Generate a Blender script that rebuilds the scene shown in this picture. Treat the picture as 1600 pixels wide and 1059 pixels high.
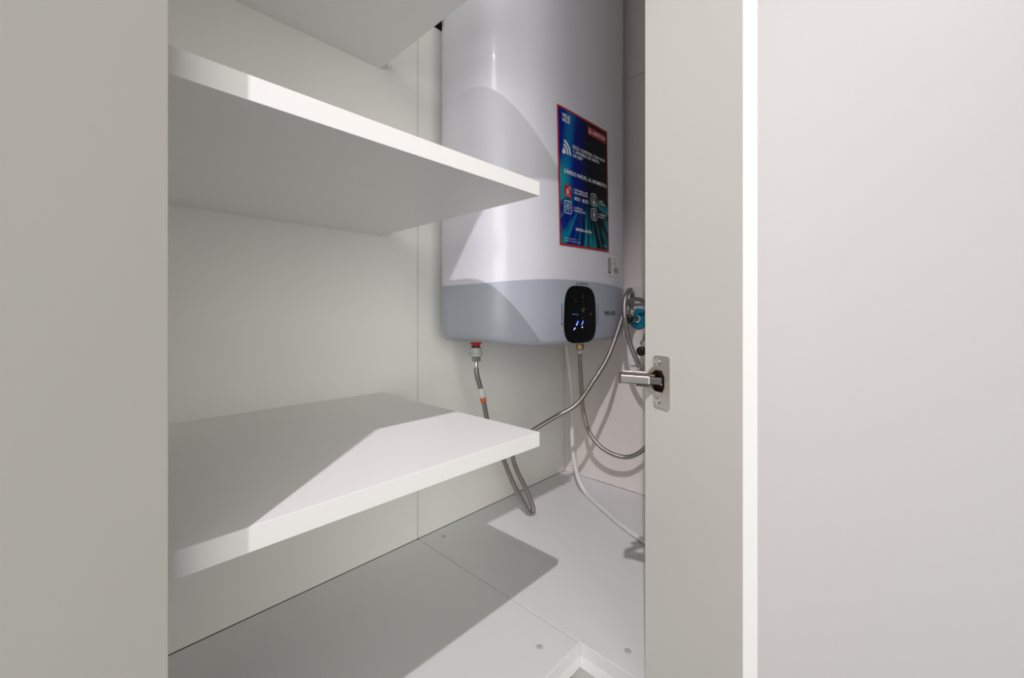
import bpy, bmesh, math
from mathutils import Vector, Matrix
for o in list(bpy.data.objects): bpy.data.objects.remove(o)
sc = bpy.context.scene
C = sc.collection
R = math.radians

# ------------------------------------------------------------------ camera, world, lights, exposure
# x runs along the back panel (to the right and away), y towards the back panel, z up; 0 = cupboard floor
cam_d = bpy.data.cameras.new('camera'); cam = bpy.data.objects.new('camera', cam_d); C.objects.link(cam)
cam.location = (0, 0, 0.49)
TH = R(43.0)                                        # heading of the lens from +x
cam.rotation_euler = (R(90), 0, TH - R(90))
cam_d.sensor_fit = 'HORIZONTAL'; cam_d.sensor_width = 36.0
cam_d.lens = 36.0 * 647.47 / 1600
cam_d.shift_y = -38.4 / 1600
cam_d.clip_start = 0.01
sc.camera = cam

w = bpy.data.worlds.new('room_ambient'); sc.world = w; w.use_nodes = True
bg = w.node_tree.nodes['Background']
bg.inputs['Color'].default_value = (1.0, 0.985, 0.95, 1); bg.inputs['Strength'].default_value = 0.15

def spot(name, loc, aim, power, angle, blend, radius, col):
    l = bpy.data.lights.new(name, 'SPOT'); o = bpy.data.objects.new(name, l); C.objects.link(o)
    l.energy = power; l.spot_size = R(angle); l.spot_blend = blend; l.shadow_soft_size = radius; l.color = col
    o.location = loc; o.rotation_euler = (Vector(aim) - Vector(loc)).to_track_quat('-Z', 'Y').to_euler()
    return o
spot('ceiling_downlight', (-0.724, -0.354, 1.947), (0.45, 0.31, 0.38), 104, 40, 1.0, 0.014, (1.0, 0.945, 0.985))

def area_fill(name, loc, aim, power, sx, sy, col):
    l = bpy.data.lights.new(name, 'AREA'); o = bpy.data.objects.new(name, l); C.objects.link(o)
    l.shape = 'RECTANGLE'; l.size = sx; l.size_y = sy; l.energy = power; l.color = col
    o.location = loc; o.rotation_euler = (Vector(aim) - Vector(loc)).to_track_quat('-Z', 'Y').to_euler()
area_fill('room_fill', (-1.35, -2.2, 0.95), (0.4, 0.4, 0.6), 58, 2.4, 1.8, (1.0, 0.985, 0.915))   # made-up soft fill from behind the camera, brightens the cupboard inside

vs = sc.view_settings
vs.view_transform = 'Standard'; vs.look = 'None'; vs.gamma = 1.0; vs.exposure = 0.0; vs.use_curve_mapping = False

# ------------------------------------------------------------------ materials
def newmat(name):
    m = bpy.data.materials.new(name); m.use_nodes = True
    nt = m.node_tree; return m, nt, nt.nodes['Principled BSDF']
def plain(name, col, rough=0.45, metal=0.0, spec=0.5, coat=0.0):
    m, nt, b = newmat(name)
    b.inputs['Base Color'].default_value = (*col, 1); b.inputs['Roughness'].default_value = rough
    b.inputs['Metallic'].default_value = metal; b.inputs['Specular IOR Level'].default_value = spec
    b.inputs['Coat Weight'].default_value = coat
    return m
def laminate(name, c1, c2, rough=0.42, scale=700, bump=0.03, spec=0.5):
    m, nt, b = newmat(name); N = nt.nodes; L = nt.links
    tc = N.new('ShaderNodeTexCoord'); n1 = N.new('ShaderNodeTexNoise'); n1.inputs['Scale'].default_value = 3.0; n1.inputs['Detail'].default_value = 3
    mx = N.new('ShaderNodeMix'); mx.data_type = 'RGBA'
    mx.inputs[6].default_value = (*c1, 1); mx.inputs[7].default_value = (*c2, 1)
    L.new(tc.outputs['Object'], n1.inputs['Vector']); L.new(n1.outputs['Fac'], mx.inputs[0]); L.new(mx.outputs[2], b.inputs['Base Color'])
    n2 = N.new('ShaderNodeTexNoise'); n2.inputs['Scale'].default_value = scale; n2.inputs['Detail'].default_value = 2
    bp = N.new('ShaderNodeBump'); bp.inputs['Strength'].default_value = bump; bp.inputs['Distance'].default_value = 0.0006
    L.new(tc.outputs['Object'], n2.inputs['Vector']); L.new(n2.outputs['Fac'], bp.inputs['Height']); L.new(bp.outputs['Normal'], b.inputs['Normal'])
    b.inputs['Roughness'].default_value = rough; b.inputs['Specular IOR Level'].default_value = spec
    return m
M = {}
M['lam'] = laminate('white_laminate', (0.925, 0.925, 0.89), (0.935, 0.93, 0.90), 0.5)
M['lam_shelf'] = laminate('white_shelf_laminate', (0.92, 0.91, 0.895), (0.93, 0.92, 0.905), 0.38)
M['edge'] = plain('white_edge_band', (0.88, 0.87, 0.865), 0.35)
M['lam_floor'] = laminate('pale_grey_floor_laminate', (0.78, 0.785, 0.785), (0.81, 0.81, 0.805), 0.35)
M['warmwall'] = laminate('warm_white_side_panel', (0.91, 0.84, 0.815), (0.925, 0.86, 0.83), 0.5)
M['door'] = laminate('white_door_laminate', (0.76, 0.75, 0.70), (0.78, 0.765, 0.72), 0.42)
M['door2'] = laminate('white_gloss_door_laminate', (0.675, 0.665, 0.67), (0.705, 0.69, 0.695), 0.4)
M['roomfloor'] = laminate('grey_blue_room_floor', (0.10, 0.11, 0.145), (0.13, 0.14, 0.18), 0.4, 90, 0.1)
M['void'] = plain('unlit_cavity_black', (0.015, 0.015, 0.015), 0.95)  # near-black colour stands in for shade in the cavity behind the back panel
M['cap'] = plain('grey_cover_cap', (0.52, 0.52, 0.51), 0.5)
M['heater'] = plain('white_enamel', (0.77, 0.77, 0.85), 0.28, 0, 0.5, 0.15)
M['band'] = plain('grey_satin_plastic', (0.42, 0.455, 0.53), 0.36)
M['black'] = plain('black_glass', (0.002, 0.002, 0.003), 0.12, 0, 0.12)
M['rubber'] = plain('black_plastic', (0.008, 0.008, 0.009), 0.4)
M['steel'] = plain('brushed_nickel', (0.62, 0.59, 0.57), 0.28, 1.0)
M['chrome'] = plain('chrome', (0.75, 0.74, 0.73), 0.12, 1.0)
M['dark_steel'] = plain('dark_hinge_metal', (0.20, 0.15, 0.13), 0.35, 1.0)
M['brass'] = plain('aged_brass', (0.50, 0.33, 0.17), 0.3, 1.0)
M['red'] = plain('red_gasket', (0.60, 0.012, 0.02), 0.4)
M['greyplastic'] = plain('grey_plastic_nut', (0.50, 0.52, 0.50), 0.45)
M['white'] = plain('white_plastic', (0.80, 0.80, 0.79), 0.4)
M['cable'] = plain('pale_grey_cable_sheath', (0.80, 0.80, 0.79), 0.4)
M['orange'] = plain('orange_tape', (0.85, 0.16, 0.03), 0.5)
M['teal'] = plain('teal_plastic', (0.0, 0.26, 0.42), 0.35)
M['ink'] = plain('white_print', (0.80, 0.82, 0.84), 0.4)
M['inkdim'] = plain('faded_print', (0.45, 0.52, 0.56), 0.4)
M['redprint'] = plain('red_print', (0.45, 0.008, 0.015), 0.4)
M['grey_ink'] = plain('dark_grey_print', (0.045, 0.05, 0.06), 0.5)
M['darkprint'] = plain('black_print', (0.02, 0.02, 0.025), 0.5)
M['sticker'] = plain('pale_sticker', (0.83, 0.82, 0.82), 0.35)
M['sticker_grey'] = plain('sticker_grey_print', (0.42, 0.42, 0.43), 0.5)
def emit(name, col, s):
    m, nt, b = newmat(name)
    b.inputs['Base Color'].default_value = (0, 0, 0, 1); b.inputs['Emission Color'].default_value = (*col, 1); b.inputs['Emission Strength'].default_value = s
    return m
M['led'] = emit('blue_led', (0.10, 0.16, 1.0), 3.0)
M['led_w'] = emit('pale_blue_led', (0.45, 0.60, 1.0), 2.5)
M['led_c'] = emit('dim_cyan_led', (0.05, 0.25, 0.6), 1.0)

def braid_mat():
    m, nt, b = newmat('braided_steel'); N = nt.nodes; L = nt.links
    uv = N.new('ShaderNodeUVMap'); uv.uv_map = 'uv'
    sp = N.new('ShaderNodeSeparateXYZ'); L.new(uv.outputs['UV'], sp.inputs[0])
    def mth(op, a, b_=None):
        n = N.new('ShaderNodeMath'); n.operation = op
        for i, x in enumerate((a, b_)):
            if x is None: continue
            if isinstance(x, (int, float)): n.inputs[i].default_value = x
            else: L.new(x, n.inputs[i])
        return n.outputs[0]
    a = mth('MULTIPLY', sp.outputs[0], 2 * math.pi * 10); v = mth('MULTIPLY', sp.outputs[1], 2 * math.pi * 330)
    s1 = mth('SINE', mth('ADD', a, v)); s2 = mth('SINE', mth('SUBTRACT', a, v))
    h = mth('MULTIPLY', s1, s2)
    cr = N.new('ShaderNodeValToRGB'); cr.color_ramp.elements[0].position = 0.25; cr.color_ramp.elements[0].color = (0.17, 0.155, 0.145, 1)
    cr.color_ramp.elements[1].position = 0.7; cr.color_ramp.elements[1].color = (0.58, 0.54, 0.51, 1)
    h01 = mth('ADD', mth('MULTIPLY', h, 0.5), 0.5)
    L.new(h01, cr.inputs[0]); L.new(cr.outputs[0], b.inputs['Base Color'])
    bp = N.new('ShaderNodeBump'); bp.inputs['Strength'].default_value = 0.35; bp.inputs['Distance'].default_value = 0.0006
    L.new(h01, bp.inputs['Height']); L.new(bp.outputs['Normal'], b.inputs['Normal'])
    b.inputs['Metallic'].default_value = 1.0; b.inputs['Roughness'].default_value = 0.3
    return m
M['braid'] = braid_mat()

def poster_mat():
    m, nt, b = newmat('printed_leaflet'); N = nt.nodes; L = nt.links
    uv = N.new('ShaderNodeUVMap'); uv.uv_map = 'uv'
    sp = N.new('ShaderNodeSeparateXYZ'); L.new(uv.outputs['UV'], sp.inputs[0]); x, y = sp.outputs[0], sp.outputs[1]
    def mth(op, a, b_=None):
        n = N.new('ShaderNodeMath'); n.operation = op
        for i, q in enumerate((a, b_)):
            if q is None: continue
            if isinstance(q, (int, float)): n.inputs[i].default_value = q
            else: L.new(q, n.inputs[i])
        return n.outputs[0]
    def sstep(v, a, b_):
        n = N.new('ShaderNodeMapRange'); n.interpolation_type = 'SMOOTHSTEP'
        n.inputs['From Min'].default_value = a; n.inputs['From Max'].default_value = b_; L.new(v, n.inputs['Value']); return n.outputs[0]
    def mix(f, a, b_):
        n = N.new('ShaderNodeMix'); n.data_type = 'RGBA'
        L.new(f, n.inputs[0])
        for i, q in ((6, a), (7, b_)):
            if isinstance(q, tuple): n.inputs[i].default_value = (*q, 1)
            else: L.new(q, n.inputs[i])
        return n.outputs[2]
    # the print: navy at left, black at right, streaks of light running out from a vanishing point
    base = mix(sstep(x, 0.22, 0.62), (0.0, 0.012, 0.22), (0.002, 0.002, 0.008))
    dx = mth('SUBTRACT', x, 0.52); dy = mth('MULTIPLY', mth('SUBTRACT', y, 0.50), 1.45)
    ang = mth('ARCTAN2', dx, dy)
    r = mth('SQRT', mth('ADD', mth('MULTIPLY', dx, dx), mth('MULTIPLY', dy, dy)))
    cb = N.new('ShaderNodeCombineXYZ'); L.new(mth('MULTIPLY', ang, 3.2), cb.inputs[0]); L.new(mth('MULTIPLY', r, 0.5), cb.inputs[1]); cb.inputs[2].default_value = 4.3
    nz = N.new('ShaderNodeTexNoise'); nz.inputs['Scale'].default_value = 2.6; nz.inputs['Detail'].default_value = 3; L.new(cb.outputs[0], nz.inputs['Vector'])
    ray = sstep(nz.outputs['Fac'], 0.44, 0.62)
    low = mth('SUBTRACT', 1.0, sstep(y, 0.30, 0.50))
    far = sstep(r, 0.16, 0.50)
    teal = mix(ray, base, (0.0, 0.24, 0.30))
    col = mix(mth('MULTIPLY', low, far), base, teal)
    # upper left: pale blue curved band and a teal glow at the margin
    bx = mth('SUBTRACT', x, mth('ADD', 0.10, mth('MULTIPLY', mth('SUBTRACT', y, 0.40), 0.22)))
    band = mth('SUBTRACT', 1.0, sstep(mth('ABSOLUTE', bx), 0.02, 0.13))
    up = sstep(y, 0.36, 0.46)
    col = mix(mth('MULTIPLY', mth('MULTIPLY', band, up), 0.75), col, (0.0, 0.16, 0.42))
    gx = sstep(x, 0.30, 0.0)
    gy = mth('SUBTRACT', 1.0, sstep(mth('ABSOLUTE', mth('SUBTRACT', y, 0.47)), 0.03, 0.20))
    col = mix(mth('MULTIPLY', mth('MULTIPLY', gx, gy), 0.8), col, (0.02, 0.36, 0.38))
    # a bright diagonal streak towards the right margin
    st = mth('ABSOLUTE', mth('SUBTRACT', y, mth('SUBTRACT', 0.50, mth('MULTIPLY', x, 0.19))))
    stm = mth('MULTIPLY', mth('SUBTRACT', 1.0, sstep(st, 0.002, 0.028)), sstep(x, 0.50, 0.85))
    col = mix(mth('MULTIPLY', stm, 0.7), col, (0.02, 0.30, 0.36))
    L.new(col, b.inputs['Base Color']); b.inputs['Roughness'].default_value = 0.35; b.inputs['Specular IOR Level'].default_value = 0.12
    return m
M['poster'] = poster_mat()

# ------------------------------------------------------------------ helpers
def link(name, me, mat, parent=None, smooth=False):
    if isinstance(mat, str): mat = M[mat]
    me.materials.append(mat)
    if smooth:
        for p in me.polygons: p.use_smooth = True
    o = bpy.data.objects.new(name, me); C.objects.link(o)
    if parent: o.parent = parent
    return o
def finish(name, bm, mat, parent=None, smooth=False):
    bmesh.ops.recalc_face_normals(bm, faces=bm.faces)
    me = bpy.data.meshes.new(name); bm.to_mesh(me); bm.free()
    return link(name, me, mat, parent, smooth)
def tag(o, label=None, cat=None, group=None, kind=None):
    if label: o['label'] = label
    if cat: o['category'] = cat
    if group: o['group'] = group
    if kind: o['kind'] = kind
    return o
def empty(name, loc=(0, 0, 0), rz=0):
    o = bpy.data.objects.new(name, None); C.objects.link(o); o.location = loc; o.rotation_euler = (0, 0, rz); o.empty_display_size = 0.05
    return o
def add_box(bm, x0, x1, y0, y1, z0, z1, bev=0.0, seg=2, mtx=None):
    r = bmesh.ops.create_cube(bm, size=1.0)
    for v in r['verts']:
        v.co = Vector(((x0 + x1) / 2 + v.co.x * (x1 - x0), (y0 + y1) / 2 + v.co.y * (y1 - y0), (z0 + z1) / 2 + v.co.z * (z1 - z0)))
    vs_ = list(r['verts'])
    if bev:
        es = list({e for v in vs_ for e in v.link_edges})
        rr = bmesh.ops.bevel(bm, geom=es, offset=bev, segments=seg, affect='EDGES', profile=0.5)
        vs_ = list({v for f in rr['faces'] for v in f.verts} | {v for v in vs_ if v.is_valid})
    if mtx:
        for v in vs_: v.co = mtx @ v.co
    return vs_
def box(name, x0, x1, y0, y1, z0, z1, mat, parent=None, bev=0.0008, base=None):
    """base: location of the object's origin (things)"""
    bm = bmesh.new(); add_box(bm, x0, x1, y0, y1, z0, z1, bev)
    if base:
        for v in bm.verts: v.co -= Vector(base)
    o = finish(name, bm, mat, parent)
    if base: o.location = base
    return o
def add_lathe(bm, prof, c, axis=(0, 0, 1), n=24, sides=None):
    """prof: list of (radius, distance along axis)"""
    q = Vector((0, 0, 1)).rotation_difference(Vector(axis).normalized()).to_matrix(); c = Vector(c); n = sides or n
    rings = []
    for r, h in prof:
        rings.append([bm.verts.new(c + q @ Vector((r * math.cos(2 * math.pi * i / n), r * math.sin(2 * math.pi * i / n), h))) for i in range(n)])
    for a, b in zip(rings, rings[1:]):
        for i in range(n): bm.faces.new((a[i], a[(i + 1) % n], b[(i + 1) % n], b[i]))
    bm.faces.new(rings[0][::-1]); bm.faces.new(rings[-1])
def lathe(name, prof, c, mat, parent=None, axis=(0, 0, 1), n=24, smooth=True):
    bm = bmesh.new(); add_lathe(bm, prof, c, axis, n)
    o = finish(name, bm, mat, parent)
    if smooth: o.data.shade_smooth() if hasattr(o.data, 'shade_smooth') else None
    if smooth: o.data.set_sharp_from_angle(angle=R(40))
    return o
def spline(pts, step=0.004):
    P = [Vector(p) for p in pts]; P = [2 * P[0] - P[1]] + P + [2 * P[-1] - P[-2]]; out = []
    for i in range(1, len(P) - 2):
        p0, p1, p2, p3 = P[i - 1:i + 3]
        t0 = 0.0; t1 = t0 + max(1e-6, (p1 - p0).length) ** 0.5; t2 = t1 + max(1e-6, (p2 - p1).length) ** 0.5; t3 = t2 + max(1e-6, (p3 - p2).length) ** 0.5
        n = max(2, int((p2 - p1).length / step))
        for k in range(n):
            t = t1 + (t2 - t1) * k / n
            a1 = p0 * ((t1 - t) / (t1 - t0)) + p1 * ((t - t0) / (t1 - t0)); a2 = p1 * ((t2 - t) / (t2 - t1)) + p2 * ((t - t1) / (t2 - t1)); a3 = p2 * ((t3 - t) / (t3 - t2)) + p3 * ((t - t2) / (t3 - t2))
            b1 = a1 * ((t2 - t) / (t2 - t0)) + a2 * ((t - t0) / (t2 - t0)); b2 = a2 * ((t3 - t) / (t3 - t1)) + a3 * ((t - t1) / (t3 - t1))
            out.append(b1 * ((t2 - t) / (t2 - t1)) + b2 * ((t - t1) / (t2 - t1)))
    out.append(P[-2]); return out
def tube(name, path, r, mat, parent=None, n=14, base=(0, 0, 0)):
    bm = bmesh.new(); uvl = bm.loops.layers.uv.new('uv'); base = Vector(base)
    T = [(path[min(i + 1, len(path) - 1)] - path[max(i - 1, 0)]).normalized() for i in range(len(path))]
    nrm = T[0].orthogonal().normalized(); rings = []; L = [0.0]
    for i, p in enumerate(path):
        if i: L.append(L[-1] + (p - path[i - 1]).length); nrm = (nrm - T[i] * nrm.dot(T[i])).normalized()
        bn = T[i].cross(nrm)
        rings.append([bm.verts.new(p - base + (nrm * math.cos(2 * math.pi * k / n) + bn * math.sin(2 * math.pi * k / n)) * r) for k in range(n)])
    for i in range(len(rings) - 1):
        for k in range(n):
            f = bm.faces.new((rings[i][k], rings[i][(k + 1) % n], rings[i + 1][(k + 1) % n], rings[i + 1][k]))
            for lp, (uu, vv) in zip(f.loops, ((k / n, L[i]), ((k + 1) / n, L[i]), ((k + 1) / n, L[i + 1]), (k / n, L[i + 1]))): lp[uvl].uv = (uu, vv)
    bm.faces.new(rings[0][::-1]); bm.faces.new(rings[-1])
    return finish(name, bm, mat, parent, True)

# ------------------------------------------------------------------ measures
YB = 0.7674          # back panel
XR = 1.0647          # right side panel
XS = 0.5218          # joint in back panel and floor
YF = 0.3484          # front of the left base board
TOP = 2.02; XL = -0.42
# ------------------------------------------------------------------ setting
wb = empty('wall_back', (XL, YB, 0)); tag(wb, 'white laminate back panels of the cupboard behind the shelves', 'wall', kind='structure')
box('wall_panel', 0, XS - 0.0009 - XL, 0, 0.016, 0.0005, TOP, 'lam', wb, 0.0006)
box('wall_panel', XS + 0.0009 - XL, XR - XL, 0, 0.016, 0.0005, 1.140, 'lam', wb, 0.0006)
rear = tag(box('wall_rear', XL - 0.05, XR + 0.1, 0.835, 0.85, -0.14, TOP, 'void', base=(0.5, 0.835, -0.14)), 'rear wall coloured near-black as the unlit cavity above the back panel', 'wall', kind='structure')
wr = empty('wall_right', (XR, YB, 0)); tag(wr, 'warm white side panel of the cupboard beside the water heater', 'wall', kind='structure')
box('wall_panel', 0, 0.016, 0.205 - YB, 0.0, 0.0005, 1.1460, 'warmwall', wr, 0.0006)
box('wall_panel', 0, 0.016, 0.205 - YB, 0.0, 1.1472, TOP, 'warmwall', wr, 0.0006)
box('wall_rail', -0.010, 0, 0.225 - YB, -0.0005, 0.5197, 0.5665, 'white', wr, 0.0012)
tag(box('wall_left', XL - 0.016, XL, YF, YB, 0, TOP, 'lam', base=(XL, YF, 0)), 'white side panel at the shut end of the shelves', 'wall', kind='structure')
tag(box('light_block_panel', -0.20, 0.030, 0.3275, 0.3465, -0.03, TOP, 'door', base=(-0.2, 0.337, -0.03)), 'unseen white panel added behind the open left door to block light', 'wall', kind='structure')  # unseen, added to keep the fill light off the shelf's left part
tag(box('wall_divider', XS + 0.006, XR - 0.0005, 0.205, 0.224, 0.0005, TOP, 'lam', base=(XS, 0.205, 0)), 'white panel closing the heater bay behind the hinged leaf', 'wall', kind='structure')
tag(box('ceiling', XL, XR, 0.205, YB, TOP, TOP + 0.019, 'lam', base=(0.3, 0.5, TOP)), 'white laminate top of the tall cupboard', 'ceiling', kind='structure')
fl = empty('floor', (0, 0, 0)); tag(fl, 'pale grey laminate floor boards inside the cupboard', 'floor', kind='structure')
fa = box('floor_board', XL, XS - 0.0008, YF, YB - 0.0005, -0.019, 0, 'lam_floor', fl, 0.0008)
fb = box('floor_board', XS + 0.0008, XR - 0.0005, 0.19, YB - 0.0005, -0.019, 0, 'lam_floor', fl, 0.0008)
box('edge_strip', XL, XS - 0.0005, YF + 0.0005, YF + 0.019, -0.038, -0.0195, 'edge', fl, 0.0006)
box('edge_strip', XS + 0.001, XS + 0.019, 0.19, YB - 0.0005, -0.038, -0.0195, 'edge', fl, 0.0006)
for (x, y), par in zip(((0.566, 0.7343), (0.973, 0.706), (0.474, 0.3866), (0.5562, 0.288)), (fb, fb, fa, fb)):
    lathe('cover_cap', [(0.0, -0.0002), (0.0052, -0.0002), (0.0052, 0.0003), (0.004, 0.0007), (0.0, 0.0008)][1:4], (x, y, 0), 'cap', par, n=20)
tag(box('trim_1', XL, XS + 0.03, 0.40, 0.415, -0.14, -0.0385, 'lam', base=(0, 0.40, -0.14)), 'white plinth set back under the shelf side of the cupboard', 'plinth', kind='structure')
tag(box('trim_2', XS + 0.05, XS + 0.065, -0.5, 0.399, -0.14, -0.0385, 'lam', base=(XS + 0.05, 0, -0.14)), 'white plinth set back under the heater side of the cupboard', 'plinth', kind='structure')
tag(box('floor_room', -2.2, 1.6, -2.2, 0.85, -0.16, -0.14, 'roomfloor', base=(0, 0, -0.14), bev=0), 'grey room floor glimpsed below the cupboard base', 'floor', kind='structure')

# ------------------------------------------------------------------ shelves
for zb, lab in ((0.3131, 'lower white shelf board lying below eye level, top side lit by a bright patch'),
                (0.6490, 'middle white shelf board, its grey underside and bright front edge in view'),
                (0.9873, 'uppermost white shelf board, only its shaded underside in view')):
    t = empty('shelf_board', (0.0, YB, zb))
    box('board', XL, 0.4323 - 0.0008, 0.3532 - YB, -0.0004, 0, 0.019, 'lam_shelf', t, 0.0004)
    fe = box('edge_band', XL, 0.4323, 0.3524 - YB, 0.3532 - YB, 0, 0.019, 'edge', t, 0.0003)
    box('edge_band', 0.4323 - 0.0008, 0.4323, 0.3532 - YB, -0.0004, 0, 0.019, 'edge', t, 0.0003)
    tag(t, lab, 'shelf', 'shelves on the back panel')

# ------------------------------------------------------------------ doors
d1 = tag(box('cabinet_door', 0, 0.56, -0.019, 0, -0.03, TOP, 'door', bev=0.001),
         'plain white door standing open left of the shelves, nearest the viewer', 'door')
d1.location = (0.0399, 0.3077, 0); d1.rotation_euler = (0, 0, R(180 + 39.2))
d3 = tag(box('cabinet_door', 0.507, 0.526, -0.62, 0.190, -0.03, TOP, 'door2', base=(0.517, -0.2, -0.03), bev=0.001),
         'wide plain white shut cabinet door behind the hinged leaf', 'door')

# hinged leaf: local x from the hinge edge to the free edge, local -y out of the inner face
LW = 0.1338
leaf = empty('cabinet_door', (0.480, 0.2257, 0.003), R(-115.0))
tag(leaf, 'narrow white door leaf swung wide open, carrying a nickel hinge', 'door')
zc = 0.409
def leaf_panel():
    bm = bmesh.new(); zt = TOP - 0.003
    xs = [0.0, 0.009, 0.035, LW - 0.0008]; zs = [0.0, zc - 0.013, zc + 0.013, zt]; T = 0.019
    g = [[bm.verts.new((x, 0, z)) for z in zs] for x in xs]; bk = [[bm.verts.new((x, T, z)) for z in zs] for x in xs]
    for i in range(3):
        for j in range(3):
            if not (i == 1 and j == 1): bm.faces.new((g[i][j], g[i + 1][j], g[i + 1][j + 1], g[i][j + 1]))
            bm.faces.new((bk[i][j], bk[i][j + 1], bk[i + 1][j + 1], bk[i + 1][j]))
    for k in range(3):
        for A in (g[0], g[3]):
            B = bk[0] if A is g[0] else bk[3]; bm.faces.new((A[k], A[k + 1], B[k + 1], B[k]))
        for j in (0, 3): bm.faces.new((g[k][j], g[k + 1][j], bk[k + 1][j], bk[k][j]))
    p = [bm.verts.new((x, 0.0125, z)) for x, z in ((xs[1], zs[1]), (xs[2], zs[1]), (xs[2], zs[2]), (xs[1], zs[2]))]
    q = [g[1][1], g[2][1], g[2][2], g[1][2]]
    for k in range(4): bm.faces.new((q[k], q[(k + 1) % 4], p[(k + 1) % 4], p[k]))
    bm.faces.new(p)
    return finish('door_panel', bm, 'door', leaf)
leaf_panel()
box('edge_band', LW - 0.0008, LW, 0, 0.019, 0, TOP - 0.003, 'edge', leaf, 0.0003)
def rrect(x0, x1, z0, z1, r, n=6):
    pts = []
    for cx, cz, a0 in ((x1 - r, z1 - r, 0), (x0 + r, z1 - r, 90), (x0 + r, z0 + r, 180), (x1 - r, z0 + r, 270)):
        for k in range(n + 1):
            a = R(a0 + 90 * k / n); pts.append((cx + r * math.cos(a), cz + r * math.sin(a)))
    return pts
def add_plate(bm, pts, y0, y1, hole=None, mtx=None):
    """outline in (x, z), thick from y0 to y1; hole = x0, x1, z0, z1"""
    a = [bm.verts.new((x, y0, z)) for x, z in pts]; b = [bm.verts.new((x, y1, z)) for x, z in pts]; n = len(pts)
    for i in range(n): bm.faces.new((a[i], a[(i + 1) % n], b[(i + 1) % n], b[i]))
    bm.faces.new(a); bm.faces.new(b[::-1])
    if mtx:
        for v in a + b: v.co = mtx @ v.co
# hinge: the cup plate is the part, its pieces are sub-parts
bm = bmesh.new()
# plate made of two wings and a bridge, notched where the arm folds in
zl, zh = zc - 0.0302, zc + 0.0302
add_plate(bm, [(0.0165, zc + 0.0135), (0.030, zc + 0.0135), (0.0345, zc + 0.006), (0.0345, zc), (0.0420, zc)] + [(x, z) for x, z in rrect(0.0165, 0.0420, 0, zh, 0.004)[:14]], -0.0016, -0.0001)
add_plate(bm, [(0.0420, zc), (0.0345, zc), (0.0345, zc - 0.006), (0.030, zc - 0.0135), (0.0165, zc - 0.0135)] + [(x, z) for x, z in rrect(0.0165, 0.0420, zl, zl + 0.02, 0.004)[14:]], -0.0016, -0.0001)
hinge = finish('hinge', bm, 'steel', leaf); hinge['label'] = 'brushed nickel concealed hinge with two screws'
# cup: ring-shaped flange with a dark well
bm = bmesh.new()
def arc_plate(bm, a0, a1, r0, r1, cx, cz, y0, y1, n=14):
    pts = [(cx + r1 * math.cos(R(a0 + (a1 - a0) * k / n)), cz + r1 * math.sin(R(a0 + (a1 - a0) * k / n))) for k in range(n + 1)]
    pts += [(cx + r0 * math.cos(R(a1 - (a1 - a0) * k / n)), cz + r0 * math.sin(R(a1 - (a1 - a0) * k / n))) for k in range(n + 1)]
    add_plate(bm, pts, y0, y1)
arc_plate(bm, 108, 155, 0.0125, 0.0178, 0.0225, zc, -0.0012, -0.0001)
arc_plate(bm, 205, 252, 0.0125, 0.0178, 0.0225, zc, -0.0012, -0.0001)
finish('cup_flange', bm, 'steel', hinge)
bm = bmesh.new()
for a in ((0.0091, 0.0100, 0.0, 0.0124, zc - 0.0129, zc + 0.0129), (0.0340, 0.0349, 0.0, 0.0124, zc - 0.0129, zc + 0.0129), (0.010, 0.034, 0.0115, 0.0124, zc - 0.0129, zc + 0.0129), (0.010, 0.034, 0.0, 0.0115, zc - 0.0129, zc - 0.0120), (0.010, 0.034, 0.0, 0.0115, zc + 0.0120, zc + 0.0129)):
    add_box(bm, *a)
finish('hinge_cup', bm, 'dark_steel', hinge)
for z in (zc + 0.0225, zc - 0.0225):
    bm = bmesh.new(); add_lathe(bm, [(0.0042, 0.0), (0.0042, 0.0008), (0.003, 0.0018), (0.0008, 0.0021)], (0.0232, -0.0016, z), (0, -1, 0), 18)
    add_box(bm, 0.0204, 0.0260, -0.0040, -0.0030, z - 0.0004, z + 0.0004); add_box(bm, 0.0228, 0.0236, -0.0040, -0.0030, z - 0.0028, z + 0.0028)
    finish('screw', bm, 'chrome', hinge)
# arm: bar leaving the cup towards the lens, then bent back to the divider
A0 = Vector((0.0215, 0.002, zc)); A1 = Vector((-0.0075, -0.031, zc + 0.001))
ax = (A1 - A0).normalized(); az = Vector((0, 0, 1)); ay = az.cross(ax); mt = Matrix.Translation(A0) @ Matrix((ax, ay, az)).transposed().to_4x4()
Ln = (A1 - A0).length
bm = bmesh.new(); add_box(bm, 0.010, Ln, -0.004, 0.003, -0.0055, 0.0050, 0.0014, 2, mt)
arm = finish('hinge_arm', bm, 'steel', hinge)
bm = bmesh.new(); add_box(bm, -0.004, 0.0125, -0.003, 0.002, -0.0046, 0.0040, 0.001, 2, mt); finish('arm_knuckle', bm, 'chrome', hinge)
bm = bmesh.new(); add_box(bm, 0.004, Ln + 0.0012, -0.003, 0.0018, 0.0052, 0.0076, 0.0006, 1, mt); add_box(bm, 0.006, Ln - 0.018, -0.003, 0.0022, -0.0078, -0.0057, 0.0006, 1, mt)
add_box(bm, Ln - 0.0002, Ln + 0.0014, -0.003, 0.0018, -0.0062, 0.0066, 0.0004, 1, mt)
finish('arm_link', bm, 'dark_steel', hinge)
bm = bmesh.new(); add_box(bm, 0.014, Ln - 0.002, -0.009, -0.0032, 0.0068, 0.0092, 0.0008, 2, mt); finish('arm_cover', bm, 'steel', hinge)
inv = (Matrix.Translation((0.480, 0.2257, 0.003)) @ Matrix.Rotation(R(-115.0), 4, 'Z')).inverted()
bm = bmesh.new()   # mounting plate carried back to the divider panel
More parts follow.
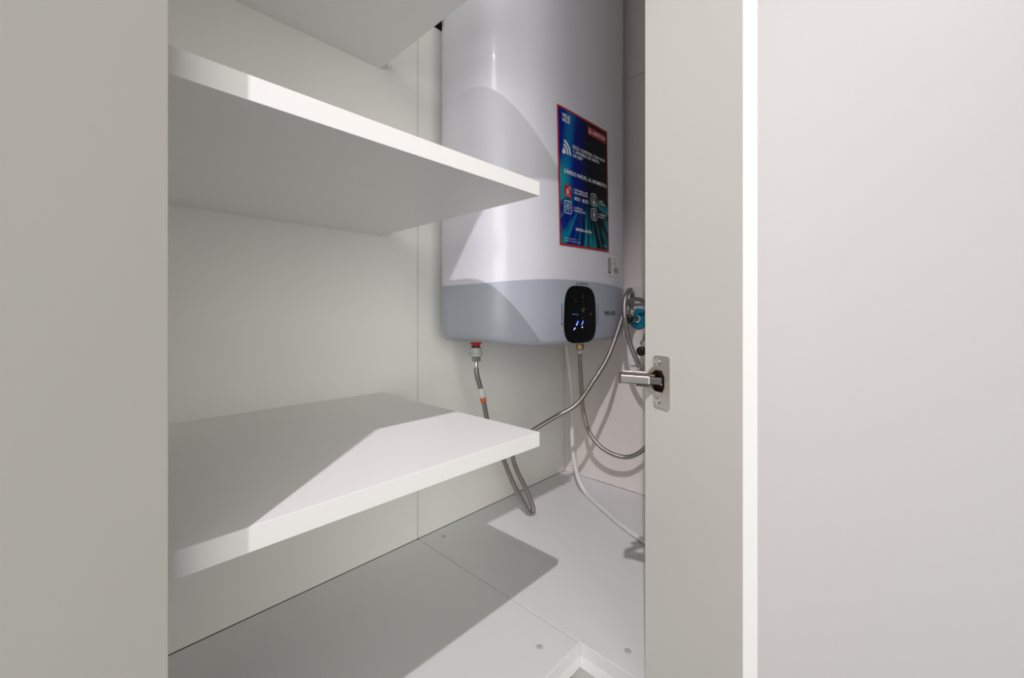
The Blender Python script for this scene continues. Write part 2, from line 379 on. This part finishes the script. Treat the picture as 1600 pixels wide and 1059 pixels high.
p0 = inv @ Vector((0.4655, 0.2505, 0.412)); p1 = inv @ Vector((0.536, 0.2275, 0.412)); ax2 = (p1 - p0).normalized(); ay2 = az.cross(ax2)
mt2 = Matrix.Translation(p0) @ Matrix((ax2, ay2, az)).transposed().to_4x4(); L2 = (p1 - p0).length
add_box(bm, 0.0, L2, -0.003, 0.003, -0.005, 0.006, 0.001, 1, mt2)
add_box(bm, 0.018, L2, -0.007, 0.008, 0.0115, 0.0130, 0.0006, 1, mt2); add_box(bm, 0.030, 0.045, -0.002, 0.002, 0.005, 0.012, 0.0004, 1, mt2)
finish('mounting_plate', bm, 'steel', hinge)

# ------------------------------------------------------------------ water heater
HA, HB, HN, HX, HY = 0.262, 0.121, 3.6, 0.792, 0.636
ht = empty('water_heater', (HX, HY, 0.425)); tag(ht, 'tall white electric water heater with a grey lower band and black display', 'water heater')
def sect(k, n=128, grow=0.0):
    t = 2 * math.pi * k / n; c_, s_ = math.cos(t), math.sin(t)
    return ((HA + grow) * math.copysign(abs(c_) ** (2 / HN), c_), (HB + grow) * math.copysign(abs(s_) ** (2 / HN), s_))
def front(x, grow=0.0):
    q = min(0.999, abs((x - HX) / (HA + grow))); return HY - (HB + grow) * (1 - q ** HN) ** (1 / HN)
def band_top(dx): return 0.5655 - 0.0165 * (abs(dx) / HA) ** 2.2
def band_bot(dx): return 0.4255 + 0.018 * (abs(dx) / HA) ** 4
def shell(name, rings, mat, n=128):
    bm = bmesh.new(); R_ = []
    for g, zf in rings:
        ring = []
        for k in range(n):
            x, y = sect(k, n, g); ring.append(bm.verts.new((x, y, zf(x) - 0.425)))
        R_.append(ring)
    for a, b in zip(R_, R_[1:]):
        for k in range(n): bm.faces.new((a[k], a[(k + 1) % n], b[(k + 1) % n], b[k]))
    bm.faces.new(R_[0][::-1]); bm.faces.new(R_[-1])
    o = finish(name, bm, mat, ht, True); o.data.set_sharp_from_angle(angle=R(50)); return o
shell('body', [(-0.02, lambda d: 0.47)] + [(-0.0006, lambda d: band_top(d) - 0.004), (0.0, lambda d: band_top(d) + 0.0006)] + [(0.0, lambda d, z=z: z) for z in (0.60, 0.75, 0.9, 1.05, 1.2, 1.35, 1.47)] + [(-0.004, lambda d: 1.485), (-0.015, lambda d: 1.491)], 'heater')
shell('lower_band', [(-0.06, lambda d: band_bot(d) + 0.004), (-0.020, lambda d: band_bot(d) + 0.002), (-0.008, lambda d: band_bot(d) - 0.0005), (-0.002, lambda d: band_bot(d) + 0.004), (0.0, lambda d: band_bot(d) + 0.012), (0.0004, lambda d: 0.49), (0.0004, lambda d: band_top(d) - 0.0008), (-0.001, lambda d: band_top(d)), (-0.006, lambda d: band_top(d))], 'band')
HO = Vector((HX, HY, 0.425))
def onfront(pts2d, tris, name, mat, parent, eps=0.0008, grow=0.0004, uvs=None, smooth=False):
    """flat print laid on the heater's front: pts2d in (x, z) world"""
    me = bpy.data.meshes.new(name)
    me.from_pydata([(x - HO.x, front(x, grow) - eps - HO.y, z - HO.z) for x, z in pts2d], [], tris)
    if uvs:
        ul = me.uv_layers.new(name='uv')
        for lp in me.loops: ul.data[lp.index].uv = uvs[lp.vertex_index]
    return link(name, me, mat, parent, smooth)
def text_geo(txt, offset=0.012):
    cu = bpy.data.curves.new('lettering', 'FONT'); cu.body = txt; cu.size = 1.0; cu.offset = offset; cu.resolution_u = 3
    o = bpy.data.objects.new('lettering', cu); C.objects.link(o); bpy.context.view_layer.update()
    me = o.evaluated_get(bpy.context.evaluated_depsgraph_get()).to_mesh()
    P = [(v.co.x, v.co.y) for v in me.vertices]; F = [tuple(p.vertices) for p in me.polygons]
    bpy.data.objects.remove(o); bpy.data.curves.remove(cu)
    x0 = min(p[0] for p in P); x1 = max(p[0] for p in P)
    return P, F, x0, x1
class Print:                                    # collects flat marks in one plane
    def __init__(s): s.P = []; s.F = []
    def add(s, P, F):
        n = len(s.P); s.P += P; s.F += [tuple(i + n for i in f) for f in F]
    def text(s, txt, x0, x1, zb, cap, rot=False, offset=0.012):
        P, F, a, b = text_geo(txt, offset); k = (x1 - x0) / (b - a); kc = cap / 0.70
        if rot: P = [(x0 - 0, 0) for _ in P]
        s.add([(x0 + (p[0] - a) * k, zb + p[1] * kc) for p in P], F)
    def text_up(s, txt, xb, z0, z1, cap, offset=0.012):
        P, F, a, b = text_geo(txt, offset); k = (z1 - z0) / (b - a); kc = cap / 0.70
        s.add([(xb - p[1] * kc, z0 + (p[0] - a) * k) for p in P], F)
    def poly(s, pts): s.add(list(pts), [tuple(range(len(pts)))])
    def outline(s, pts, wd):
        n = len(pts); cx = sum(p[0] for p in pts) / n; cz = sum(p[1] for p in pts) / n
        mx = max(abs(p[0] - cx) for p in pts); mz = max(abs(p[1] - cz) for p in pts)
        inn = [(cx + (p[0] - cx) * (1 - wd / mx), cz + (p[1] - cz) * (1 - wd / mz)) for p in pts]
        s.add(list(pts) + inn, [(i, (i + 1) % n, n + (i + 1) % n, n + i) for i in range(n)])
    def arc(s, cx, cz, r, wd, a0, a1, n=12, sx=1.0):
        o = [(cx + sx * (r + wd / 2) * math.cos(R(a0 + (a1 - a0) * k / n)), cz + (r + wd / 2) * math.sin(R(a0 + (a1 - a0) * k / n))) for k in range(n + 1)]
        i_ = [(cx + sx * (r - wd / 2) * math.cos(R(a0 + (a1 - a0) * k / n)), cz + (r - wd / 2) * math.sin(R(a0 + (a1 - a0) * k / n))) for k in range(n + 1)]
        s.add(o + i_, [(k, k + 1, n + 2 + k, n + 1 + k) for k in range(n)])
    def rect(s, x0, x1, z0, z1): s.poly([(x0, z0), (x1, z0), (x1, z1), (x0, z1)])
    def house(s, cx, cz, r, wd):               # the little house mark of the maker
        s.outline([(cx - r * .75, cz - r), (cx + r * .75, cz - r), (cx + r * .75, cz + r * .25), (cx, cz + r), (cx - r * .75, cz + r * .25)], wd)
        s.arc(cx, cz - r * .25, r * .3, wd * .8, 0, 360, 10)
    def build(s, name, mat, parent, eps=0.0012, fn=None):
        P = [fn(p) for p in s.P] if fn else s.P
        return onfront(P, s.F, name, mat, parent, eps)

# display
def disp_outline(n=72, g=0.0):
    pts = []
    for k in range(n):
        t = 2 * math.pi * k / n; c_, s_ = math.cos(t), math.sin(t); e = 2 / 3.6
        x = math.copysign(abs(c_) ** e, c_); z = math.copysign(abs(s_) ** e, s_)
        pts.append((0.7745 + (0.0615 + g) * x * (1 - 0.04 * z), 0.490 + (0.0630 + g) * z))
    return pts
bm = bmesh.new(); po = disp_outline(); pi_ = disp_outline(72, -0.0025)
A = [bm.verts.new((x - HO.x, front(x) + 0.001 - HO.y, z - HO.z)) for x, z in po]
B = [bm.verts.new((x - HO.x, front(x) - 0.0016 - HO.y, z - HO.z)) for x, z in po]
D = [bm.verts.new((x - HO.x, front(x) - 0.0028 - HO.y, z - HO.z)) for x, z in pi_]
for k in range(72):
    j = (k + 1) % 72; bm.faces.new((A[k], A[j], B[j], B[k])); bm.faces.new((B[k], B[j], D[j], D[k]))
bm.faces.new(D); bm.faces.new(A[::-1])
disp = finish('display', bm, 'black', ht); disp['label'] = 'black glass display with blue digits'
EPD = 0.0035
pr = Print()
def stroke(p, x0, z0, x1, z1, wd):
    d = Vector((x1 - x0, z1 - z0)).normalized(); nx, nz = -d.y * wd / 2, d.x * wd / 2
    p.poly([(x0 + nx, z0 + nz), (x1 + nx, z1 + nz), (x1 - nx, z1 - nz), (x0 - nx, z0 - nz)])
stroke(pr, 0.7600, 0.4755, 0.7525, 0.4660, 0.0032); stroke(pr, 0.7800, 0.4755, 0.7735, 0.4665, 0.0030)
pr.build('digital_readout', 'led', disp, EPD)
pr = Print()
pr.rect(0.7742, 0.7778, 0.4605, 0.4630); pr.rect(0.7432, 0.7460, 0.4565, 0.4590); pr.rect(0.7470, 0.7498, 0.4590, 0.4615); pr.rect(0.7545, 0.7570, 0.4672, 0.4696)
pr.build('digital_readout', 'led_w', disp, EPD)
pr = Print(); pr.rect(0.7370, 0.7500, 0.4895, 0.4908); stroke(pr, 0.7580, 0.4920, 0.7555, 0.4870, 0.0016)
pr.build('digital_readout', 'led_c', disp, EPD)
pr = Print()
for z in (0.5345, 0.5300, 0.5265, 0.5175, 0.5085): pr.rect(0.7790, 0.7808, z, z + 0.0008)
pr.rect(0.7715, 0.7880, 0.5020, 0.5025); pr.arc(0.7790, 0.4973, 0.0022, 0.0006, 0, 360); pr.rect(0.7765, 0.7800, 0.4822, 0.4827)
pr.outline([(0.8095, 0.4890), (0.8130, 0.4890), (0.8130, 0.4925), (0.8095, 0.4925)], 0.0004)
for x, z in ((0.7410, 0.5275), (0.7470, 0.5215), (0.7505, 0.5180)): pr.rect(x, x + 0.0012, z, z + 0.0008)
pr.build('scale_marks', 'inkdim', disp, EPD)['kind'] = 'stuff'
# lettering on the grey band
pr = Print(); pr.house(0.7595, 0.5585, 0.0033, 0.0007); pr.text('ARISTON', 0.7675, 0.8040, 0.5562, 0.0043); pr.build('lettering', 'grey_ink', ht, 0.0009); pr = Print()
pr.text_up('ARISTON', 0.7075, 0.4765, 0.5120, 0.0043); pr.arc(0.7055, 0.4700, 0.0032, 0.0009, 0, 360); pr.arc(0.7055, 0.4700, 0.0012, 0.0008, 0, 360)
pr.build('lettering', 'grey_ink', ht, 0.0009); pr = Print()
pr.text_up('ARISTON', 0.8475, 0.4765, 0.5120, 0.0040); pr.arc(0.8455, 0.4700, 0.0030, 0.0008, 0, 360); pr.arc(0.8455, 0.4700, 0.0012, 0.0007, 0, 360)
pr.build('lettering', 'grey_ink', ht, 0.0009)
pr = Print(); pr.text('Wi-Fi', 0.874, 0.931, 0.4880, 0.0105, offset=0.02); pr.build('lettering', 'darkprint', ht, 0.0009)
# small instruction sticker at the right
nx = 8
st = onfront([(0.882 + (0.967 - 0.882) * i / nx, z) for z in (0.5850, 0.6360) for i in range(nx + 1)], [(i, i + 1, nx + 2 + i, nx + 1 + i) for i in range(nx)], 'sticker', 'sticker', ht, 0.0005)
pr = Print(); pr.poly(rrect(0.893, 0.908, 0.5905, 0.6275, 0.005)); pr.poly(rrect(0.927, 0.952, 0.5920, 0.6070, 0.003)); pr.build('printed_pictogram', 'sticker_grey', st, 0.0012)
pr = Print(); pr.outline(rrect(0.893, 0.908, 0.5905, 0.6275, 0.005), 0.0008); pr.rect(0.8975, 0.9050, 0.5900, 0.5935); pr.arc(0.918, 0.6130, 0.0085, 0.0014, 5, 60, sx=1.6); pr.rect(0.9245, 0.9300, 0.6255, 0.6278); pr.arc(0.9285, 0.5995, 0.0018, 0.0022, 0, 360)
pr.build('printed_pictogram', 'darkprint', st, 0.0014)

# leaflet
PW, PH = 0.2010, 0.2905; PC = (0.7935, 0.7830); PT = R(1.8)
def pmap(p):                                   # (s from left, t from top) in 0..1 -> (x, z) on the heater
    a = (p[0] - 0.5) * PW; b = (0.5 - p[1]) * PH
    return (PC[0] + a * math.cos(PT) - b * math.sin(PT), PC[1] + a * math.sin(PT) + b * math.cos(PT))
def pgrid(s0, s1, t0, t1, n=14):
    P = [pmap((s0 + (s1 - s0) * i / n, t)) for t in (t1, t0) for i in range(n + 1)]
    U = [(s0 + (s1 - s0) * i / n, 1 - t) for t in (t1, t0) for i in range(n + 1)]
    return P, [(i, i + 1, n + 2 + i, n + 1 + i) for i in range(n)], U
P_, F_, U_ = pgrid(0, 1, 0, 1)
leafl = onfront(P_, F_, 'leaflet', 'redprint', ht, 0.0007); leafl['label'] = 'blue and black printed leaflet with a red border'
P_, F_, U_ = pgrid(0.022, 0.978, 0.016, 0.984)
onfront(P_, F_, 'printed_picture', 'poster', leafl, 0.0011, uvs=U_)
class PP(Print):                               # same marks in leaflet fractions; heights in t, aspect handled by PH/PW
    def text(s, txt, s0, s1, t0, t1, offset=0.018):
        P, F, a, b = text_geo(txt, offset); k = (s1 - s0) / (b - a); kc = (t1 - t0) / 0.70
        s.add([(s0 + (p[0] - a) * k, t1 - p[1] * kc) for p in P], F)
    def circ(s, cx, ct, r, wd, a0=0, a1=360, n=16):
        asp = PW / PH
        o = [(cx + (r + wd / 2) * math.cos(R(a0 + (a1 - a0) * k / n)), ct - asp * (r + wd / 2) * math.sin(R(a0 + (a1 - a0) * k / n))) for k in range(n + 1)]
        i_ = [(cx + (r - wd / 2) * math.cos(R(a0 + (a1 - a0) * k / n)), ct - asp * (r - wd / 2) * math.sin(R(a0 + (a1 - a0) * k / n))) for k in range(n + 1)]
        s.add(o + i_, [(k, k + 1, n + 2 + k, n + 1 + k) for k in range(n)])
    def rr(s, s0, s1, t0, t1, r=0.03):
        asp = PW / PH; return [(x, t) for x, t in [(p[0], p[1] * asp) for p in rrect(s0, s1, t0 / asp, t1 / asp, r)]]
    def frame(s, s0, s1, t0, t1, wd=0.0075, r=0.035):
        asp = PW / PH; a = s.rr(s0, s1, t0, t1, r); b = s.rr(s0 + wd, s1 - wd, t0 + wd * asp, t1 - wd * asp, max(0.005, r - wd)); n = len(a)
        s.add(a + b, [(i, (i + 1) % n, n + (i + 1) % n, n + i) for i in range(n)])
    def hs(s, cx, ct, r, wd):
        asp = PW / PH
        pts = [(cx - r * .75, ct + asp * r), (cx + r * .75, ct + asp * r), (cx + r * .75, ct - asp * r * .2), (cx, ct - asp * r), (cx - r * .75, ct - asp * r * .2)]
        s.outline(pts, 0.0); n = 5
        s.P = s.P[:-10]; s.F = s.F[:-5]
        inn = [(cx + (p[0] - cx) * (1 - wd / r), ct + (p[1] - ct) * (1 - wd / r)) for p in pts]
        s.add(pts + inn, [(i, (i + 1) % n, n + (i + 1) % n, n + i) for i in range(n)])
        s.circ(cx, ct + asp * r * .3, r * .28, wd * .7, n=10)
def mark(name, mat, *calls, eps=0.0018):            # one printed mark of the leaflet
    t = PP()
    for f, *a in calls: getattr(t, f)(*a)
    return t.build(name, mat, leafl, eps, pmap)
mark('red_badge', 'redprint', ('poly', [(0.560, 0.045), (0.952, 0.045), (0.952, 0.108), (0.560, 0.108)]), eps=0.0014)
mark('red_badge', 'redprint', ('poly', PP().rr(0.092, 0.218, 0.556, 0.648, 0.03)), eps=0.0014)
mark('lettering', 'ink', ('text', 'VELIS', 0.070, 0.215, 0.048, 0.074, 0.03))
mark('lettering', 'ink', ('text', 'WI-FI', 0.070, 0.205, 0.082, 0.108, 0.03))
mark('icon', 'ink', ('hs', 0.605, 0.0745, 0.030, 0.009))
mark('lettering', 'ink', ('text', 'ARISTON', 0.655, 0.928, 0.064, 0.090, 0.02))
mark('wifi_icon', 'ink', ('circ', 0.085, 0.326, 0.011, 0.020), *[('circ', 0.072, 0.333, r, 0.026, 0, 78, 12) for r in (0.045, 0.090, 0.135)])
mark('lettering', 'ink', ('text', 'FÁCIL CONTROL CON WI-FI', 0.253, 0.915, 0.247, 0.270, 0.02))
mark('lettering', 'ink', ('text', 'Y AHORRO DE HASTA', 0.253, 0.790, 0.279, 0.302, 0.02))
mark('lettering', 'ink', ('text', 'UN 25%*', 0.253, 0.445, 0.311, 0.334, 0.02))
mark('lettering', 'ink', ('text', 'RÁPIDO INICIO, AL MOMENTO', 0.095, 0.950, 0.446, 0.474, 0.022))
mark('icon', 'ink', ('hs', 0.148, 0.598, 0.028, 0.009), ('circ', 0.165, 0.590, 0.034, 0.008, 10, 80, 8))
mark('lettering', 'ink', ('text', 'ARISTON NET', 0.108, 0.200, 0.626, 0.634, 0.01))
mark('lettering', 'ink', ('text', '1. DESCARGA LA APP', 0.255, 0.530, 0.566, 0.581))
mark('lettering', 'ink', ('text', 'AQUA ARISTON NET', 0.255, 0.530, 0.588, 0.603))
for s0, s1 in ((0.275, 0.375), (0.420, 0.545)):
    mark('store_icon', 'ink', ('frame', s0, s1, 0.626, 0.650, 0.005, 0.010), ('circ', s0 + 0.02, 0.638, 0.006, 0.010), ('text', 'APP', s0 + 0.04, s1 - 0.015, 0.634, 0.642, 0.01))
mark('icon', 'ink', ('frame', 0.595, 0.722, 0.556, 0.655), ('frame', 0.637, 0.680, 0.572, 0.640, 0.008, 0.012), ('circ', 0.658, 0.625, 0.010, 0.010))
mark('lettering', 'ink', ('text', '2. CREA', 0.752, 0.860, 0.594, 0.607))
mark('lettering', 'ink', ('text', 'TU CUENTA', 0.752, 0.915, 0.616, 0.629))
mark('icon', 'ink', ('frame', 0.082, 0.218, 0.670, 0.765), ('circ', 0.150, 0.717, 0.018, 0.008), *[('circ', 0.150 + 0.042 * math.cos(R(a)), 0.717 - 0.030 * math.sin(R(a)), 0.004, 0.006) for a in range(0, 360, 45)])
mark('lettering', 'ink', ('text', '3. ACTIVA LA', 0.255, 0.425, 0.700, 0.714))
mark('lettering', 'ink', ('text', 'CONEXIÓN WI-FI', 0.255, 0.475, 0.722, 0.736))
mark('icon', 'ink', ('frame', 0.595, 0.722, 0.672, 0.768), ('frame', 0.637, 0.680, 0.688, 0.752, 0.008, 0.012), ('circ', 0.658, 0.722, 0.013, 0.009))
mark('lettering', 'ink', ('text', '4. REGISTRA', 0.752, 0.925, 0.700, 0.713))
mark('lettering', 'ink', ('text', 'TU APP', 0.752, 0.870, 0.722, 0.735))
mark('lettering', 'ink', ('text', 'EMPIEZA AHORA', 0.285, 0.600, 0.856, 0.876, 0.02))
mark('lettering', 'ink', ('text', '*Ahorro según modelo y uso', 0.075, 0.300, 0.940, 0.948, 0.0))
mark('lettering', 'ink', ('text', 'Consulte las condiciones del servicio', 0.075, 0.375, 0.958, 0.966, 0.0))
mark('lettering', 'ink', ('text', 'ariston.com', 0.860, 0.955, 0.950, 0.958, 0.0))

# ------------------------------------------------------------------ water hoses
def P3(*a): return [Vector(p) for p in a]
HAx, HAy = 0.5945, 0.660
hot = empty('water_hose', (HAx, HAy, 0.40)); tag(hot, 'braided steel hose with white sleeve hanging from the red-ringed outlet and looping on the floor', 'hose', 'braided hoses of the water heater'); hb = Vector((HAx, HAy, 0.40))
lathe('gasket', [(0.0085, 0.0), (0.0095, 0.002), (0.0125, 0.0065), (0.0130, 0.0075)], (0, 0, 0.0225), 'red', hot)
lathe('threaded_collar', [(0.0088, 0), (0.0088, 0.006)], (0, 0, 0.0175), 'rubber', hot)
bm = bmesh.new(); add_lathe(bm, [(0.0135, 0.0), (0.0148, 0.0012), (0.0148, 0.0055), (0.0130, 0.0080), (0.0130, 0.0175), (0.0120, 0.0185)], (0, 0, 0.0010), n=24)
o = finish('coupling_nut', bm, 'greyplastic', hot); o['label'] = 'grey plastic coupling nut'
bm = bmesh.new(); add_lathe(bm, [(0.0098, 0.0), (0.0108, 0.001), (0.0108, 0.010), (0.0098, 0.011)], (0, 0, -0.0105), n=6); finish('hex_nut', bm, 'steel', hot)
lathe('ferrule', [(0.0046, 0), (0.0050, 0.001), (0.0050, 0.016), (0.0040, 0.0185)], (0.0004, 0, -0.0285), 'chrome', hot)
hp = spline(P3((0.5950, 0.66, 0.3745), (0.5985, 0.66, 0.357), (0.6065, 0.66, 0.335), (0.618, 0.66, 0.297), (0.633, 0.664, 0.252), (0.662, 0.671, 0.201), (0.694, 0.676, 0.153), (0.722, 0.671, 0.091), (0.748, 0.660, 0.036), (0.764, 0.652, 0.0095), (0.773, 0.650, 0.012), (0.771, 0.654, 0.032), (0.758, 0.663, 0.070), (0.738, 0.673, 0.116), (0.727, 0.675, 0.153), (0.734, 0.664, 0.187), (0.757, 0.641, 0.211), (0.80, 0.609, 0.240), (0.837, 0.569, 0.272), (0.865, 0.541, 0.325), (0.893, 0.519, 0.379), (0.925, 0.508, 0.444), (0.958, 0.507, 0.498), (0.972, 0.506, 0.518), (0.987, 0.499, 0.528), (1.004, 0.490, 0.529), (1.026, 0.483, 0.519), (1.043, 0.480, 0.490), (1.044, 0.484, 0.450), (1.040, 0.4925, 0.420)))
tube('braided_tube', hp, 0.0055, 'braid', hot, base=hb)
i0 = min(range(len(hp)), key=lambda i: abs(hp[i].z - 0.332) if i < 60 else 9); i1 = min(range(60), key=lambda i: abs(hp[i].z - 0.310)); i2 = min(range(60), key=lambda i: abs(hp[i].z - 0.301))
tube('sleeve', hp[i0:i1 + 1], 0.0064, 'white', hot, base=hb)['label'] = 'white paper sleeve'
tube('tape_ring', hp[i1:i2 + 1], 0.0065, 'orange', hot, base=hb)['label'] = 'orange tape ring'

cb_ = Vector((0.990, 0.660, 0.395))
cold = empty('water_hose', cb_); tag(cold, 'braided steel hose from the brass inlet, looping over the teal-ringed valve', 'hose', 'braided hoses of the water heater')
bm = bmesh.new(); add_lathe(bm, [(0.0105, 0), (0.0115, 0.001), (0.0115, 0.013), (0.0105, 0.014)], (0, 0, -0.004), n=6); add_lathe(bm, [(0.0085, 0), (0.0085, 0.026)], (0, 0, 0.010), n=18)
finish('hex_nut', bm, 'brass', cold)['label'] = 'brass inlet nut'
lathe('ferrule', [(0.0050, 0), (0.0056, 0.001), (0.0056, 0.016), (0.0046, 0.0185)], (0, 0, -0.0225), 'chrome', cold)
cp = spline(P3((0.990, 0.66, 0.376), (0.9895, 0.659, 0.350), (0.985, 0.652, 0.294), (0.976, 0.640, 0.226), (0.973, 0.613, 0.160), (0.983, 0.571, 0.125), (0.997, 0.519, 0.117), (1.004, 0.474, 0.148), (1.004, 0.434, 0.221), (0.973, 0.438, 0.305), (0.948, 0.462, 0.367), (0.941, 0.482, 0.421), (0.936, 0.494, 0.492), (0.948, 0.497, 0.533), (0.972, 0.498, 0.552), (0.999, 0.505, 0.547), (1.017, 0.515, 0.524), (1.0215, 0.5190, 0.506)))
tube('braided_tube', cp, 0.0058, 'braid', cold, base=cb_)
k0 = min(range(len(cp)), key=lambda i: (cp[i] - Vector((0.985, 0.499, 0.551))).length)
tube('sleeve', cp[k0 - 1:k0 + 3], 0.0066, 'white', cold, base=cb_)

# ------------------------------------------------------------------ valves on the right side panel
def valve(pos, label, ring, zk):
    x, y, z = pos
    v = empty('angle_valve', (XR, y, z)); tag(v, label, 'valve')
    def q(a, b, c_): return (a - XR, b - y, c_ - z)
    if ring:
        bm = bmesh.new(); add_lathe(bm, [(0.028, 0.0), (0.029, 0.0015), (0.027, 0.005), (0.018, 0.007), (0.016, 0.0072)], (0, 0, 0), (-1, 0, 0), 32)
        finish('wall_rosette', bm, 'teal', v, True)['label'] = 'teal plastic wall rosette'
    lathe('valve_stub', [(0.0105, 0), (0.0105, 0.004), (0.0078, 0.006), (0.0078, 0.022)], (-0.0066 if ring else 0, 0, 0), 'chrome', v, (-1, 0, 0), 20)
    bm = bmesh.new(); add_lathe(bm, [(0.0080, 0), (0.0098, 0.003), (0.0098, 0.020), (0.0080, 0.024)], (x - XR + 0.011, 0, 0), (-1, 0, 0), 20)
    add_lathe(bm, [(0.0072, 0), (0.0072, 0.018)], (x - XR, 0, 0.002 * zk), (0, 0, zk), 18)
    o = finish('valve_body', bm, 'chrome', v, True); o.data.set_sharp_from_angle(angle=R(40))
    bm = bmesh.new(); add_lathe(bm, [(0.0088, 0.0), (0.0098, 0.001), (0.0098, 0.010), (0.0088, 0.011)], (x - XR, 0, 0.015 * zk), (0, 0, zk), 6); finish('hex_nut', bm, 'chrome', v)
    bm = bmesh.new(); add_lathe(bm, [(0.0075, 0), (0.0120, 0.002), (0.0125, 0.012), (0.0110, 0.0145), (0.004, 0.0155)], (x - XR - 0.011, 0, 0), (-1, -0.25, 0), 24); finish('knob', bm, 'rubber', v, True)['label'] = 'black round knob'
    if ring:
        box('lever', -0.0565, -0.0515, -0.0035, 0.0035, 0.006, 0.026, 'chrome', v, 0.001)
    return v
valve((1.0215, 0.5190, 0.478), 'chrome angle valve with black knob on a teal wall rosette', True, 1)
valve((1.040, 0.4925, 0.394), 'small black-knobbed valve below the teal-ringed valve', False, 1)

# ------------------------------------------------------------------ power cable
pc = spline(P3((0.945, 0.672, 0.4300), (0.9445, 0.673, 0.394), (0.951, 0.667, 0.332), (0.960, 0.664, 0.242), (0.9615, 0.667, 0.152), (0.961, 0.659, 0.082), (0.957, 0.640, 0.034), (0.950, 0.612, 0.009), (0.928, 0.572, 0.0061), (0.897, 0.517, 0.0061), (0.869, 0.468, 0.0061), (0.841, 0.400, 0.0061), (0.829, 0.345, 0.0061), (0.830, 0.290, 0.0061), (0.850, 0.245, 0.0061)))
pcb = Vector((0.869, 0.468, 0.0))
tag(tube('power_cable', pc, 0.0058, 'cable', base=pcb), 'pale grey power cable dropping from the heater and lying across the floor', 'cable').location = pcb
